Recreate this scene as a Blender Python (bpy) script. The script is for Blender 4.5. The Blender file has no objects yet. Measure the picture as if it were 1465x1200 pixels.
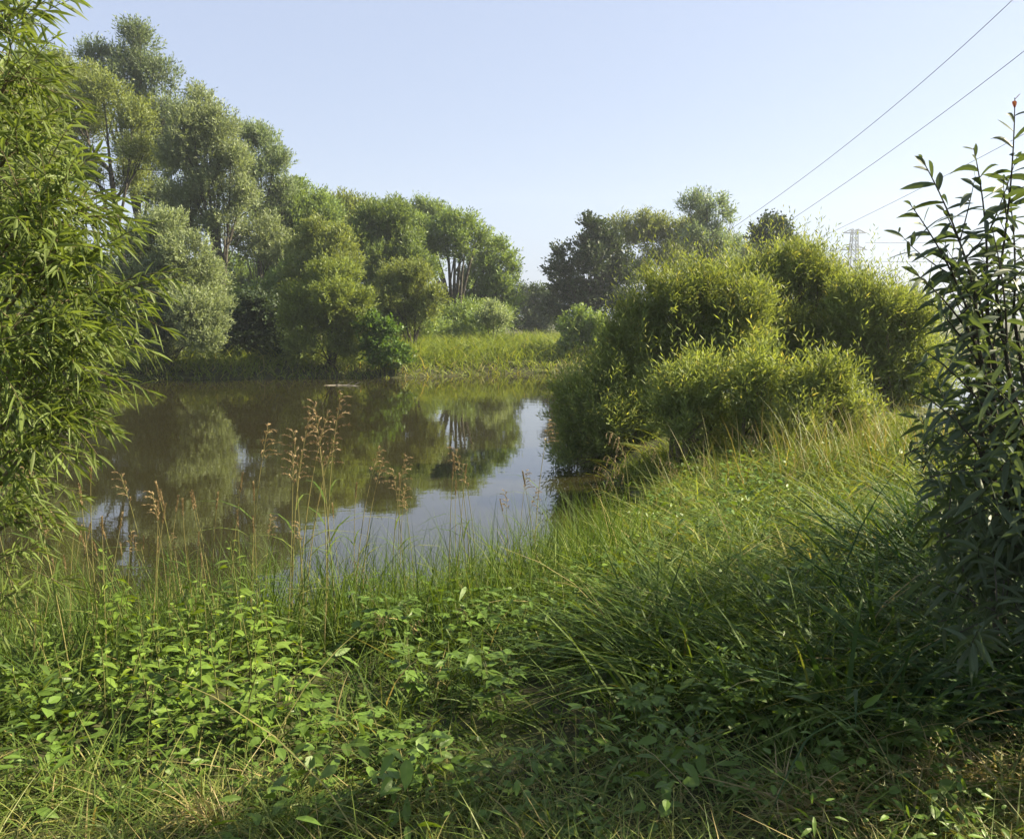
import bpy, math, numpy as np
from mathutils import Vector
R = math.radians
scene = bpy.context.scene
COL = scene.collection
F, CX, CY, HOR, HC = 1219.0, 732.5, 600.0, 455.0, 2.6
PITCH = math.atan((CY - HOR) / F)
CP, SP = math.cos(PITCH), math.sin(PITCH)
SUN_AZ, SUN_EL = R(80), R(35)

def at(px, py, Y):
    """world point seen at photo pixel (px,py) at distance Y ahead of the camera"""
    u, v = (px - CX) / F, (CY - py) / F
    d = np.array([u, v * SP + CP, v * CP - SP])
    return np.array([0, 0, HC]) + d * (Y / d[1])

def pix(Y):
    return Y / F

# ------------------------------------------------------------------ terrain
NEAR = np.array([(-400, -400), (-400, 4), (-60, 4.5), (-12, 5), (-6, 5.3), (-3, 5.8), (-1, 6.5), (0.4, 7.9), (1.3, 9.6), (1.9, 11.5),
                 (1.5, 14), (1.7, 17), (3, 20), (6.5, 21), (10, 19), (13, 15), (18, 12), (60, 10), (400, 4), (400, -400)], float)
FAR = np.array([(-4000, 30), (-40, 33), (-22, 35), (-12, 36.5), (-8, 37.5), (-5, 37.2), (-1, 39.6), (3, 41.5), (9, 44), (20, 52), (60, 60),
                (4000, 90), (4000, 6000), (-4000, 6000)], float)

def sdist(poly, x, y):
    inside = np.zeros(x.shape, bool); best = np.full(x.shape, 1e18)
    n = len(poly)
    for i in range(n):
        a, b = poly[i], poly[(i + 1) % n]
        e = b - a
        t = np.clip(((x - a[0]) * e[0] + (y - a[1]) * e[1]) / (e @ e), 0, 1)
        best = np.minimum(best, (x - a[0] - t * e[0]) ** 2 + (y - a[1] - t * e[1]) ** 2)
        c = ((a[1] > y) != (b[1] > y))
        with np.errstate(divide='ignore', invalid='ignore'):
            xi = a[0] + (y - a[1]) * e[0] / (e[1] if e[1] != 0 else 1e-9)
        inside ^= c & (x < xi)
    s = np.sqrt(best)
    return np.where(inside, s, -s)

def wob(x, y):
    return (np.sin(x * 1.7 + y * .9) * np.sin(y * 1.3 - x * .6) + .5 * np.sin(x * 4.1 + 1) * np.sin(y * 3.7 + x)) * .5

def hgt(x, y):
    x = np.asarray(x, float); y = np.asarray(y, float)
    s1 = sdist(NEAR, x, y) + .15 * wob(x * 1.3, y * 1.3); s2 = sdist(FAR, x, y) + .25 * wob(x * .5, y * .5)
    def f(s, top, w):
        land = top * (1 - np.exp(-np.maximum(s, 0) / w)) + .03 * np.minimum(np.maximum(s, 0), 8)
        sea = -1.2 * (1 - np.exp(np.minimum(s, 0) / 2.0))
        return np.where(s > 0, land, sea)
    z = np.maximum(f(s1, .78, 1.0), f(s2, .7, 1.2))
    return z + np.where(z > .1, .05 * wob(x, y), 0)

# ------------------------------------------------------------------ mesh helpers
class MB:
    def __init__(s):
        s.v = []; s.f = []; s.st = []; s.a = []; s.nv = 0; s.mi = []
    def add(s, verts, faces, attr, mi=0):
        """verts (n,3); faces (m,k) local indices; attr (m,)"""
        verts = np.asarray(verts, np.float32).reshape(-1, 3); faces = np.asarray(faces, np.int64)
        s.v.append(verts); s.f.append((faces + s.nv).ravel()); s.st.append(np.full(len(faces), faces.shape[1], np.int32))
        s.a.append(np.broadcast_to(np.asarray(attr, np.float32), (len(faces),)).copy())
        s.mi.append(np.full(len(faces), mi, np.int32)); s.nv += len(verts)
    def mesh(s, name, mats, smooth=False):
        me = bpy.data.meshes.new(name)
        v = np.concatenate(s.v); f = np.concatenate(s.f).astype(np.int32); n = np.concatenate(s.st); a = np.concatenate(s.a)
        me.vertices.add(len(v)); me.vertices.foreach_set('co', v.ravel())
        me.loops.add(len(f)); me.loops.foreach_set('vertex_index', f)
        me.polygons.add(len(n)); me.polygons.foreach_set('loop_start', np.concatenate([[0], np.cumsum(n)[:-1]]).astype(np.int32))
        me.polygons.foreach_set('loop_total', n)
        me.polygons.foreach_set('use_smooth', np.full(len(n), smooth))
        for m in (mats if isinstance(mats, (list, tuple)) else [mats]): me.materials.append(m)
        me.polygons.foreach_set('material_index', np.concatenate(s.mi))
        at_ = me.attributes.new('rnd', 'FLOAT', 'FACE'); at_.data.foreach_set('value', a)
        me.update(calc_edges=True)
        return me
    def build(s, name, mats, parent=None, smooth=False):
        o = bpy.data.objects.new(name, s.mesh(name, mats, smooth)); COL.objects.link(o)
        if parent is not None: o.parent = parent; o.matrix_parent_inverse.identity(); o.location = -Vector(parent.location) if parent.get('_abs') else (0, 0, 0)
        return o

def tag(o, label=None, cat=None, group=None, kind=None):
    if label: o['label'] = label
    if cat: o['category'] = cat
    if group: o['group'] = group
    if kind: o['kind'] = kind
    return o

def empty(name, loc, label, cat, group=None):
    """an Empty at the foot of a thing; children are built in world coordinates and shifted back by it"""
    o = bpy.data.objects.new(name, None); COL.objects.link(o); o.location = [float(c) for c in loc]; o.empty_display_size = .2
    return tag(o, label, cat, group, 'thing')

def child(mb, name, mats, parent, smooth=False):
    o = bpy.data.objects.new(name, mb.mesh(name, mats, smooth)); COL.objects.link(o)
    l = np.array(parent.location, np.float32)
    o.data.vertices.foreach_get('co', (c := np.empty(len(o.data.vertices) * 3, np.float32)))
    o.data.vertices.foreach_set('co', (c.reshape(-1, 3) - l).ravel()); o.data.update()
    o.parent = parent
    return o

def copy_tree(o, parent=None):
    c = o.copy(); COL.objects.link(c); c.parent = parent
    for ch in list(o.children): copy_tree(ch, c)
    return c

def nrm(a):
    return a / np.maximum(np.linalg.norm(a, axis=-1, keepdims=True), 1e-9)

def perp(D, N):
    S = np.cross(D, N)
    bad = np.linalg.norm(S, axis=-1) < 1e-4
    S[bad] = np.cross(D[bad], np.array([.3, .7, .2]))
    return nrm(S)

def diamonds(mb, P, D, N, L, W, a, mi=0):
    """leaves as pointed four-cornered faces, slightly folded by the normal"""
    n = len(P); S = perp(D, N); L = np.reshape(L, (-1, 1)); W = np.reshape(W, (-1, 1))
    m = P + D * L * .45
    v = np.stack([P, m + S * W * .5, P + D * L, m - S * W * .5], 1)
    mb.add(v, np.arange(4 * n).reshape(n, 4), a, mi)

def ribbons(mb, P, D, N, L, W, a, prof, bend=None, fold=0., mi=0):
    """blades and leaves: len(prof) stations + a pointed tip; bend (n,3) is added times t^2*L; fold>0 makes a midrib crease"""
    n = len(P); K = len(prof); L = np.reshape(L, (-1, 1)); W = np.reshape(W, (-1, 1)) * np.ones((n, 1)); a = np.broadcast_to(a, (n,))
    if bend is None: bend = np.zeros((n, 3))
    S = perp(D, N); Up = np.cross(S, D)
    rows = []
    pts = lambda t: P + D * L * t + bend * L * t * t
    for k in range(K):
        c = pts(k / K); w = W * prof[k] * .5
        if fold: rows += [c - S * w + Up * w * fold, c, c + S * w + Up * w * fold]
        else: rows += [c - S * w, c + S * w]
    rows.append(pts(1.0))
    q = 3 if fold else 2
    nv = q * K + 1
    v = np.stack(rows, 1)
    base = (np.arange(n) * nv)[:, None]
    quads = []; tris = []
    for k in range(K - 1):
        for j in range(q - 1):
            quads.append([k * q + j, k * q + j + 1, (k + 1) * q + j + 1, (k + 1) * q + j])
    for j in range(q - 1): tris.append([(K - 1) * q + j, (K - 1) * q + j + 1, K * q])
    o = mb.nv
    if quads:
        quads = np.array(quads)
        mb.add(v, (base[:, :, None] + quads[None]).reshape(-1, 4), np.repeat(a, len(quads)), mi)
        tr = np.array(tris)
        s = (base[:, :, None] + tr[None]).reshape(-1, 3)
        mb.v.append(np.zeros((0, 3), np.float32)); mb.f.append((s + o).ravel()); mb.st.append(np.full(len(s), 3, np.int32))
        mb.a.append(np.repeat(a, len(tr)).astype(np.float32)); mb.mi.append(np.full(len(s), mi, np.int32))
    else:
        tr = np.array(tris); mb.add(v, (base[:, :, None] + tr[None]).reshape(-1, 3), np.repeat(a, len(tr)), mi)

def tube(mb, pts, rad, sides=6, a=.5, mi=0):
    pts = np.asarray(pts, float); n = len(pts); rad = np.broadcast_to(rad, (n,))
    T = nrm(np.gradient(pts, axis=0)); ref = np.array([.31, .87, .2]); U = nrm(np.cross(T, ref)); V = np.cross(T, U)
    th = np.arange(sides) * 2 * np.pi / sides
    ring = pts[:, None] + rad[:, None, None] * (np.cos(th)[None, :, None] * U[:, None] + np.sin(th)[None, :, None] * V[:, None])
    f = []
    for i in range(n - 1):
        for j in range(sides):
            k = (j + 1) % sides
            f.append([i * sides + j, i * sides + k, (i + 1) * sides + k, (i + 1) * sides + j])
    mb.add(ring, f, a, mi)

def bez(a, b, c, n=7):
    t = np.linspace(0, 1, n)[:, None]
    return (1 - t) ** 2 * np.asarray(a) + 2 * t * (1 - t) * np.asarray(b) + t * t * np.asarray(c)

def rdirs(rng, n):
    return nrm(rng.normal(size=(n, 3)))

# ------------------------------------------------------------------ materials
def new_mat(name):
    m = bpy.data.materials.new(name); m.use_nodes = True; nt = m.node_tree; nt.nodes.clear()
    out = nt.nodes.new('ShaderNodeOutputMaterial')
    return m, nt, out

def leaf_mat(name, stops, trans=.42, rough=.5, spec=.25, tcol=(1.25, 1.15, .45), patch=1.0):
    m, nt, out = new_mat(name); N = nt.nodes.new; Lk = nt.links.new
    at_ = N('ShaderNodeAttribute'); at_.attribute_name = 'rnd'
    cr = N('ShaderNodeValToRGB'); e = cr.color_ramp.elements
    while len(e) < len(stops): e.new(.5)
    for i, (p, c) in enumerate(stops): e[i].position = p; e[i].color = (*c, 1)
    Lk(at_.outputs['Fac'], cr.inputs[0])
    oi = N('ShaderNodeObjectInfo')
    hs = N('ShaderNodeHueSaturation')
    mr = N('ShaderNodeMapRange'); mr.inputs[3].default_value = 1 - .15 * patch; mr.inputs[4].default_value = 1 + .15 * patch
    Lk(oi.outputs['Random'], mr.inputs[0]); Lk(mr.outputs[0], hs.inputs['Value']); Lk(cr.outputs[0], hs.inputs['Color'])
    pb = N('ShaderNodeBsdfPrincipled'); pb.inputs['Roughness'].default_value = rough; pb.inputs['Specular IOR Level'].default_value = spec
    Lk(hs.outputs[0], pb.inputs['Base Color'])
    mx = N('ShaderNodeMix'); mx.data_type = 'RGBA'; mx.blend_type = 'MULTIPLY'; mx.inputs[0].default_value = 1
    Lk(hs.outputs[0], mx.inputs[6]); mx.inputs[7].default_value = (*tcol, 1)
    tr = N('ShaderNodeBsdfTranslucent'); Lk(mx.outputs[2], tr.inputs[0])
    ms = N('ShaderNodeMixShader'); ms.inputs[0].default_value = trans
    Lk(pb.outputs[0], ms.inputs[1]); Lk(tr.outputs[0], ms.inputs[2]); Lk(ms.outputs[0], out.inputs[0])
    return m

def noise_mat(name, c1, c2, scale=3, rough=.9, bump=0., detail=6):
    m, nt, out = new_mat(name); N = nt.nodes.new; Lk = nt.links.new
    tc = N('ShaderNodeTexCoord'); no = N('ShaderNodeTexNoise'); no.inputs['Scale'].default_value = scale; no.inputs['Detail'].default_value = detail
    Lk(tc.outputs['Object'], no.inputs['Vector'])
    cr = N('ShaderNodeValToRGB'); cr.color_ramp.elements[0].position = .35; cr.color_ramp.elements[1].position = .68
    cr.color_ramp.elements[0].color = (*c1, 1); cr.color_ramp.elements[1].color = (*c2, 1); Lk(no.outputs[0], cr.inputs[0])
    pb = N('ShaderNodeBsdfPrincipled'); pb.inputs['Roughness'].default_value = rough; pb.inputs['Specular IOR Level'].default_value = .2
    Lk(cr.outputs[0], pb.inputs['Base Color'])
    if bump:
        b = N('ShaderNodeBump'); b.inputs['Strength'].default_value = bump; Lk(no.outputs[0], b.inputs['Height']); Lk(b.outputs[0], pb.inputs['Normal'])
    Lk(pb.outputs[0], out.inputs[0])
    return m

def ramp3(c, v=.35, tip=None):
    c = np.array(c)
    s = [(0, tuple(c * (1 - v))), (.5, tuple(c)), (.88, tuple(c * (1 + v)))]
    s.append((1, tuple(tip) if tip is not None else tuple(c * (1 + v) * np.array([1.25, 1.1, .8]))))
    return s

M = {
    'silver': leaf_mat('silver_willow_leaf', ramp3((.205, .250, .130)), .42, .5, .25, (1.15, 1.15, .6)),
    'grey': leaf_mat('grey_green_leaf', ramp3((.170, .218, .118)), .42, .5, .25, (1.1, 1.15, .65)),
    'olive': leaf_mat('olive_leaf', ramp3((.170, .215, .066)), .42),
    'green': leaf_mat('mid_green_leaf', ramp3((.140, .205, .064)), .42),
    'yellow': leaf_mat('yellow_green_leaf', ramp3((.155, .205, .050)), .45),
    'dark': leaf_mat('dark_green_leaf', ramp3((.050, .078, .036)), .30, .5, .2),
    'creeper': leaf_mat('bright_creeper_leaf', ramp3((.075, .140, .025)), .42),
    'shrub': leaf_mat('spit_willow_leaf', ramp3((.195, .252, .072), .3, (.36, .34, .11)), .47, .5, .2, (1.25, 1.15, .5)),
    'willow': leaf_mat('near_willow_leaf', ramp3((.138, .186, .050), .35, (.30, .25, .08)), .48, .5, .25, (1.18, 1.15, .52), .2),
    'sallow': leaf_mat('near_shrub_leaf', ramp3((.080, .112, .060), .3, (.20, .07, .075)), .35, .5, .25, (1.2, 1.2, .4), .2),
    'nettle': leaf_mat('nettle_leaf', ramp3((.130, .205, .030), .3), .40, .5, .25, (1.3, 1.15, .4), .6),
    'bramble': leaf_mat('bramble_leaf', ramp3((.100, .170, .028), .35), .40, .45, .3, (1.3, 1.15, .4), .6),
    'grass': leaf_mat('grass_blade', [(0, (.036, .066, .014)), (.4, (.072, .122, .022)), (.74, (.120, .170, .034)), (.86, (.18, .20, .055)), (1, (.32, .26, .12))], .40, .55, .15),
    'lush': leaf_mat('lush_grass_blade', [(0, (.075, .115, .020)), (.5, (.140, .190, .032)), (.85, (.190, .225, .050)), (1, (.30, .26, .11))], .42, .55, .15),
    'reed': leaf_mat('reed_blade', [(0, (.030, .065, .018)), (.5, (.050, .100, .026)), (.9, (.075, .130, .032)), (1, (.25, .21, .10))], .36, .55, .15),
    'straw': leaf_mat('straw_blade', [(0, (.10, .15, .03)), (.45, (.17, .19, .05)), (.8, (.28, .23, .10)), (1, (.36, .29, .15))], .3, .5, .25),
    'seed': leaf_mat('seed_head', [(0, (.15, .11, .055)), (.5, (.26, .195, .10)), (1, (.40, .31, .18))], .22, .6, .15, (1, 1, .9)),
    'stem': leaf_mat('grass_stem', [(0, (.09, .11, .03)), (.5, (.17, .17, .06)), (1, (.28, .22, .10))], .2, .5, .25),
    'bark': noise_mat('bark', (.032, .028, .022), (.090, .082, .066), 4, .95, .4),
    'twig': noise_mat('twig_bark', (.07, .06, .03), (.16, .13, .07), 9, .8),
    'soil': noise_mat('bank_soil', (.028, .028, .012), (.068, .076, .028), 2.2, 1, .5),
    'steel': noise_mat('galvanised_steel', (.09, .10, .11), (.15, .16, .17), .4, .6),
    'cable': noise_mat('cable_metal', (.07, .07, .08), (.10, .10, .11), .2, .6),
}

# water
def water_mat():
    m, nt, out = new_mat('river_water'); N = nt.nodes.new; Lk = nt.links.new
    pb = N('ShaderNodeBsdfPrincipled'); pb.inputs['Base Color'].default_value = (.020, .018, .007, 1)
    pb.inputs['Roughness'].default_value = .012; pb.inputs['IOR'].default_value = 1.7
    tc = N('ShaderNodeTexCoord'); mp = N('ShaderNodeMapping'); mp.inputs['Scale'].default_value = (1.0, 1.6, 1)
    Lk(tc.outputs['Object'], mp.inputs[0])
    n1 = N('ShaderNodeTexNoise'); n1.inputs['Scale'].default_value = 1.1; n1.inputs['Detail'].default_value = 3
    n2 = N('ShaderNodeTexNoise'); n2.inputs['Scale'].default_value = 9; n2.inputs['Detail'].default_value = 2
    Lk(mp.outputs[0], n1.inputs[0]); Lk(mp.outputs[0], n2.inputs[0])
    ma = N('ShaderNodeMath'); ma.operation = 'MULTIPLY_ADD'; ma.inputs[1].default_value = .08
    Lk(n2.outputs[0], ma.inputs[0]); Lk(n1.outputs[0], ma.inputs[2])
    b = N('ShaderNodeBump'); b.inputs['Strength'].default_value = .017; b.inputs['Distance'].default_value = .12
    Lk(ma.outputs[0], b.inputs['Height']); Lk(b.outputs[0], pb.inputs['Normal']); Lk(pb.outputs[0], out.inputs[0])
    return m

# ------------------------------------------------------------------ setting
def axis(lo, hi, fine_lo, fine_hi, step, grow=1.22):
    a = list(np.arange(fine_lo, fine_hi + 1e-6, step)); s = step
    while a[-1] < hi: s *= grow; a.append(a[-1] + s)
    s = step; b = [a[0]]
    while b[-1] > lo: s *= grow; b.append(b[-1] - s)
    return np.array(b[1:][::-1] + a)

xs = axis(-3500, 3500, -14, 16, .22); ys = axis(-300, 4500, 0, 50, .26)
X, Y = np.meshgrid(xs, ys); Z = hgt(X, Y)
mb = MB(); nx, ny = len(xs), len(ys)
idx = np.arange(nx * ny).reshape(ny, nx)
mb.add(np.stack([X, Y, Z], -1), np.stack([idx[:-1, :-1], idx[:-1, 1:], idx[1:, 1:], idx[1:, :-1]], -1).reshape(-1, 4), .5)
ground = mb.build('ground', M['soil'], smooth=True); tag(ground, 'sloping river bank earth under the grass', 'ground', kind='structure')
mb = MB(); mb.add([(-600, -20, 0), (600, -20, 0), (600, 130, 0), (-600, 130, 0)], [[0, 1, 2, 3]], .5)
water = mb.build('water', water_mat()); tag(water, 'calm brown river water mirroring trees and sky', 'river', kind='structure')

# ------------------------------------------------------------------ trees and bushes made of leafy lobes
def leafy(mb, rng, c, r, L, W, cov, up=.55, k=10, tw=4., down=0., sub=7, rag=0., squash=(1, 1, 1), tipmix=.0, big=1.0):
    """fill one rounded lobe with twigs, each carrying k leaves"""
    n = max(6, int(cov * 2.6 * math.pi * r * r / (L * W * .5) / k))
    m = sub
    sd = rdirs(rng, m); sd[:, 2] = np.where(sd[:, 2] < -.35, -sd[:, 2], sd[:, 2])
    sc = c + sd * r * .55 * rng.uniform(.8, 1.15, (m, 1)) * np.array(squash); sr = r * rng.uniform(.38, .58, m)
    w = sr ** 2 / np.sum(sr ** 2)
    pick = rng.choice(m, n, p=w)
    d = rdirs(rng, n)
    flip = (d[:, 2] < -.2) & (rng.random(n) < .5); d[flip, 2] *= -1
    rad = sr[pick][:, None] * (1 - .65 * rng.random((n, 1)) ** 1.6)
    p = sc[pick] + d * rad * np.array(squash)
    out = nrm(.55 * d + .45 * nrm(p - c + 1e-6))
    td = nrm(out * .7 + np.array([0, 0, up - down]) + rng.normal(size=(n, 3)) * .28)
    tl = L * tw * rng.uniform(.6, 1.25, (n, 1))
    if rag:
        rg = (rng.random(n) < rag) & (d[:, 2] > .1); tl[rg] *= 1.7; p[rg] += td[rg] * tl[rg] * .35; td[rg] = nrm(td[rg] + np.array([0, 0, .8]))
    t = np.linspace(.05, 1, k)[None, :, None]
    base = p[:, None] + td[:, None] * (tl[:, None] * (t - .4))
    S = perp(td, rdirs(rng, n)); V = np.cross(td, S)
    ang = np.arange(k) * 2.4 + rng.random((n, 1)) * 6.28
    side = np.cos(ang)[..., None] * S[:, None] + np.sin(ang)[..., None] * V[:, None]
    ld = nrm(td[:, None] * .75 + side * .62 + rng.normal(size=(n, k, 3)) * .12 - np.array([0, 0, down * .3]))
    nn = rng.normal(size=(n, k, 3)) * .45 + out[:, None] * .75 + np.array([0, 0, .35])
    ll = L * rng.uniform(.7, 1.2, (n, k)); a = np.clip(rng.normal(.45, .2, (n, 1)) + rng.normal(0, .12, (n, k)), 0, .9)
    if tipmix:
        yt = (rng.random((n, 1)) < tipmix) & (np.arange(k)[None] > k * .55)
        a = np.where(yt, rng.uniform(.9, 1, (n, k)), a)
    diamonds(mb, base.reshape(-1, 3), ld.reshape(-1, 3), nn.reshape(-1, 3), ll.ravel(), (ll * W / L).ravel(), a.ravel())

seed_no = [10]
def plant(name, label, cat, d, lobes, mat, base_px, group=None, leaf=None, wl=.32, cov=2.2, up=.5, stems=1, k=9, tw=3.5, trunk_r=None, djit=.35,
          tip=0., fork=.45, sub=7, lean=0., base_y=None, mato='bark', grow=1.14, rag=0.):
    seed_no[0] += 1; rng = np.random.default_rng(seed_no[0])
    p = pix(d); L = leaf or max(.09, d * .0042); W = L * wl
    cs = []
    for (lx, ly, lr) in lobes:
        dd = d + rng.uniform(-1, 1) * djit * max(lr, 20) * p * 2
        cs.append((at(lx, ly, dd), lr * grow * dd / F))
    bx = (base_px - CX) / F * d; by = base_y or d
    bz = float(hgt(bx, by)); root = np.array([bx, by, max(bz, -.3) - .05])
    o = empty(name, root, label, cat, group)
    mb = MB()
    for c, r in cs: leafy(mb, rng, c, r, L, W, cov, up, k, tw, sub=sub, tipmix=tip, rag=rag)
    top = max(c[2] for c, r in cs); lo = min(c[2] - r for c, r in cs)
    H = top - root[2]; tr = trunk_r or .012 * H + .03
    tb = MB()
    cen = np.mean([c for c, r in cs], axis=0)
    if stems == 1:
        hub = root + np.array([(cen[0] - root[0]) * .35 + lean, (cen[1] - root[1]) * .3, max(lo - root[2], .12 * H) + fork * (cen[2] - lo)])
        path = bez(root, (root * .55 + hub * .45) + np.array([rng.normal() * .15, 0, 0]), hub, 8)
        tube(tb, path, np.linspace(tr * 1.25, tr * .62, 8), 8)
        for c, r in cs:
            s = path[rng.integers(4, 8)]; e = c + np.array([0, 0, .25 * r])
            mid = s * .5 + e * .5 + np.array([(c[0] - s[0]) * .15, (c[1] - s[1]) * .15, -.12 * abs(e[2] - s[2])])
            lp = bez(s, mid, e, 7); tube(tb, lp, np.linspace(tr * .5, tr * .09, 7), 5)
            for _ in range(4):
                s2 = lp[rng.integers(2, 6)]; e2 = c + rdirs(rng, 1)[0] * r * .8
                tube(tb, bez(s2, s2 * .4 + e2 * .6 + np.array([0, 0, .1 * r]), e2, 5), np.linspace(tr * .16, tr * .04, 5), 4)
    else:
        for c, r in cs:
            s = root + np.array([rng.normal() * .25 * stems * .1, rng.normal() * .15 * stems * .1, 0]); e = c + np.array([0, 0, .2 * r])
            mid = s * .6 + e * .4 + np.array([0, 0, .25 * H]); mid[2] = min(mid[2], e[2])
            lp = bez(s, mid, e, 8); tube(tb, lp, np.linspace(tr * .55, tr * .12, 8), 5)
            for _ in range(3):
                s2 = lp[rng.integers(3, 7)]; e2 = c + rdirs(rng, 1)[0] * r * .85
                tube(tb, bez(s2, s2 * .4 + e2 * .6 + np.array([0, 0, .15 * r]), e2, 5), np.linspace(tr * .2, tr * .05, 5), 4)
    child(tb, 'trunk' if stems == 1 else 'stems', M[mato], o, True)
    child(mb, 'crown', M[mat], o)
    return o

GF = 'trees on the far left bank'; GR = 'trees beyond the river on the right'; GS = 'willow bushes on the grassy spit'; GB = 'bushes along the far waterline'
# far left bank
plant('tree', 'broad olive tree at the left edge, mostly hidden behind the near willow', 'tree', 48, [(-90, 140, 80), (-40, 200, 90), (10, 160, 60), (20, 250, 80), (70, 300, 60), (-60, 330, 110), (60, 400, 80)], 'olive', 0, GF, cov=1.8)
plant('tree', 'tallest silvery tree of the left wood with open airy twin top', 'tree', 62, [(135, 82, 22), (160, 92, 20), (195, 72, 31), (182, 110, 36), (222, 118, 32), (238, 160, 26), (200, 160, 34), (145, 112, 22), (228, 205, 32), (250, 245, 30), (200, 240, 36), (215, 290, 34)], 'grey', 205, GF, cov=1.25, k=8)
plant('tree', 'yellowish olive tree standing in front of the tallest tree, left of it', 'tree', 52, [(45, 115, 34), (80, 118, 34), (112, 135, 38), (150, 152, 36), (190, 182, 34), (125, 195, 42), (70, 175, 45), (207, 225, 26), (182, 262, 26), (60, 235, 40), (110, 250, 36)], 'olive', 192, GF, cov=1.6)
plant('tree', 'pale grey green tree with a bare straight trunk seen below its crown', 'tree', 50, [(285, 152, 22), (272, 190, 36), (310, 186, 32), (302, 230, 40), (264, 240, 36), (330, 238, 30), (345, 285, 26), (292, 285, 42), (322, 322, 28), (255, 300, 32), (275, 335, 30)], 'silver', 327, GF, cov=1.7, fork=.15, trunk_r=.26)
plant('tree', 'slim silvery tree stepping down right of the bare trunked tree', 'tree', 58, [(354, 195, 22), (374, 214, 26), (392, 246, 27), (370, 258, 30), (400, 282, 24), (362, 305, 30), (395, 320, 26)], 'grey', 375, GF, cov=1.7)
plant('tree', 'small grey tree with two thin dark stems in the shade of the left wood', 'tree', 53, [(380, 345, 28), (402, 370, 26), (362, 366, 22), (345, 345, 22)], 'silver', 378, GF, cov=1.5, stems=2)
plant('tree', 'mid green round topped tree behind the middle of the left wood', 'tree', 60, [(424, 284, 20), (410, 300, 25), (446, 300, 24), (430, 328, 34), (466, 318, 26), (400, 342, 26), (440, 360, 30), (395, 385, 28), (420, 400, 26)], 'green', 430, GF)
plant('tree', 'dull green tree crown peeping over the skyline between two larger crowns', 'tree', 68, [(486, 296, 15), (480, 310, 24), (514, 314, 24), (498, 338, 28), (520, 345, 22)], 'olive', 495, GF)
plant('tree', 'yellow green pointed tree right above the rounded waterside bush', 'tree', 45, [(455, 336, 20), (440, 360, 26), (482, 356, 25), (470, 386, 32), (430, 395, 28), (497, 385, 20), (450, 425, 30)], 'olive', 460, GF)
plant('tree', 'large dome shaped willow tree in the middle of the far bank', 'tree', 54, [(538, 322, 24), (565, 320, 24), (522, 346, 26), (560, 350, 34), (588, 350, 23), (580, 382, 28), (542, 386, 30), (508, 366, 20), (520, 400, 26), (560, 410, 28), (545, 435, 28), (610, 392, 20)], 'green', 550, GF)
plant('tree', 'small distant crown on the skyline, left one of the pair', 'tree', 76, [(565, 300, 12), (553, 311, 13), (577, 311, 13), (565, 325, 20)], 'green', 565, GF)
plant('tree', 'small distant crown on the skyline, right one of the pair', 'tree', 78, [(605, 301, 13), (590, 312, 13), (622, 309, 14), (606, 320, 18), (635, 320, 14)], 'green', 606, GF)
plant('tree', 'umbrella shaped willow tree with bare forking stems under its crown', 'tree', 62, [(606, 336, 22), (638, 327, 20), (664, 326, 19), (652, 346, 24), (684, 350, 20), (622, 362, 22), (598, 356, 18), (665, 368, 16)], 'green', 652, GF, cov=1.9, stems=4, trunk_r=.34)
plant('tree', 'bright willow tree ending the left wood beside the sky gap', 'tree', 64, [(708, 360, 16), (692, 384, 24), (724, 374, 15), (734, 388, 9), (716, 408, 24), (690, 424, 24), (722, 428, 14), (672, 404, 16), (680, 450, 24), (710, 452, 20), (665, 432, 16), (735, 440, 12)], 'green', 690, GF, stems=3, trunk_r=.26)
plant('bush', 'grey olive bush between the dome shaped willow and the grassy bank', 'bush', 44, [(570, 404, 24), (600, 404, 22), (554, 430, 26), (590, 434, 32), (620, 428, 16), (612, 454, 20), (560, 456, 24), (585, 462, 20)], 'olive', 590, GB, stems=4)
plant('bush', 'small silvery bush at the right end of the left wood', 'bush', 50, [(705, 450, 14), (694, 461, 13), (718, 460, 11), (706, 468, 12)], 'silver', 706, GB, stems=3)
plant('bush', 'big silvery willow bush leaning over the water beside the near willow', 'bush', 36, [(238, 330, 30), (214, 360, 38), (266, 366, 32), (234, 410, 42), (290, 402, 32), (302, 440, 32), (256, 455, 44), (214, 470, 44), (290, 490, 34), (245, 508, 34), (178, 420, 40), (178, 490, 44), (130, 470, 50), (70, 480, 55), (100, 400, 50), (306, 470, 24)], 'silver', 225, GB, stems=5, cov=2.1, base_y=37.5)
plant('bush', 'round yellow topped willow bush overhanging the far waterline', 'bush', 37.5, [(455, 402, 24), (486, 406, 24), (438, 430, 30), (480, 434, 34), (508, 430, 22), (424, 468, 28), (470, 475, 38), (508, 478, 24), (438, 508, 28), (490, 508, 30)], 'yellow', 465, GB, stems=5, base_y=38.6)
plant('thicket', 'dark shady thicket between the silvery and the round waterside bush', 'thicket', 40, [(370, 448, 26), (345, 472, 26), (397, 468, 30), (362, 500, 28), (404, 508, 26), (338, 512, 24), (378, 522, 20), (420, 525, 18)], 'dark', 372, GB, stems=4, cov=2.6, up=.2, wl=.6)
plant('creeper_plant', 'bright leafy creeper spilling down to the water right of the round bush', 'creeper', 37.4, [(532, 468, 15), (546, 492, 18), (562, 508, 16), (555, 478, 14), (540, 520, 14), (576, 518, 13), (525, 500, 16)], 'creeper', 550, GB, stems=3, cov=2.4, up=.15, wl=.65, leaf=.17, base_y=38.2)
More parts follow.
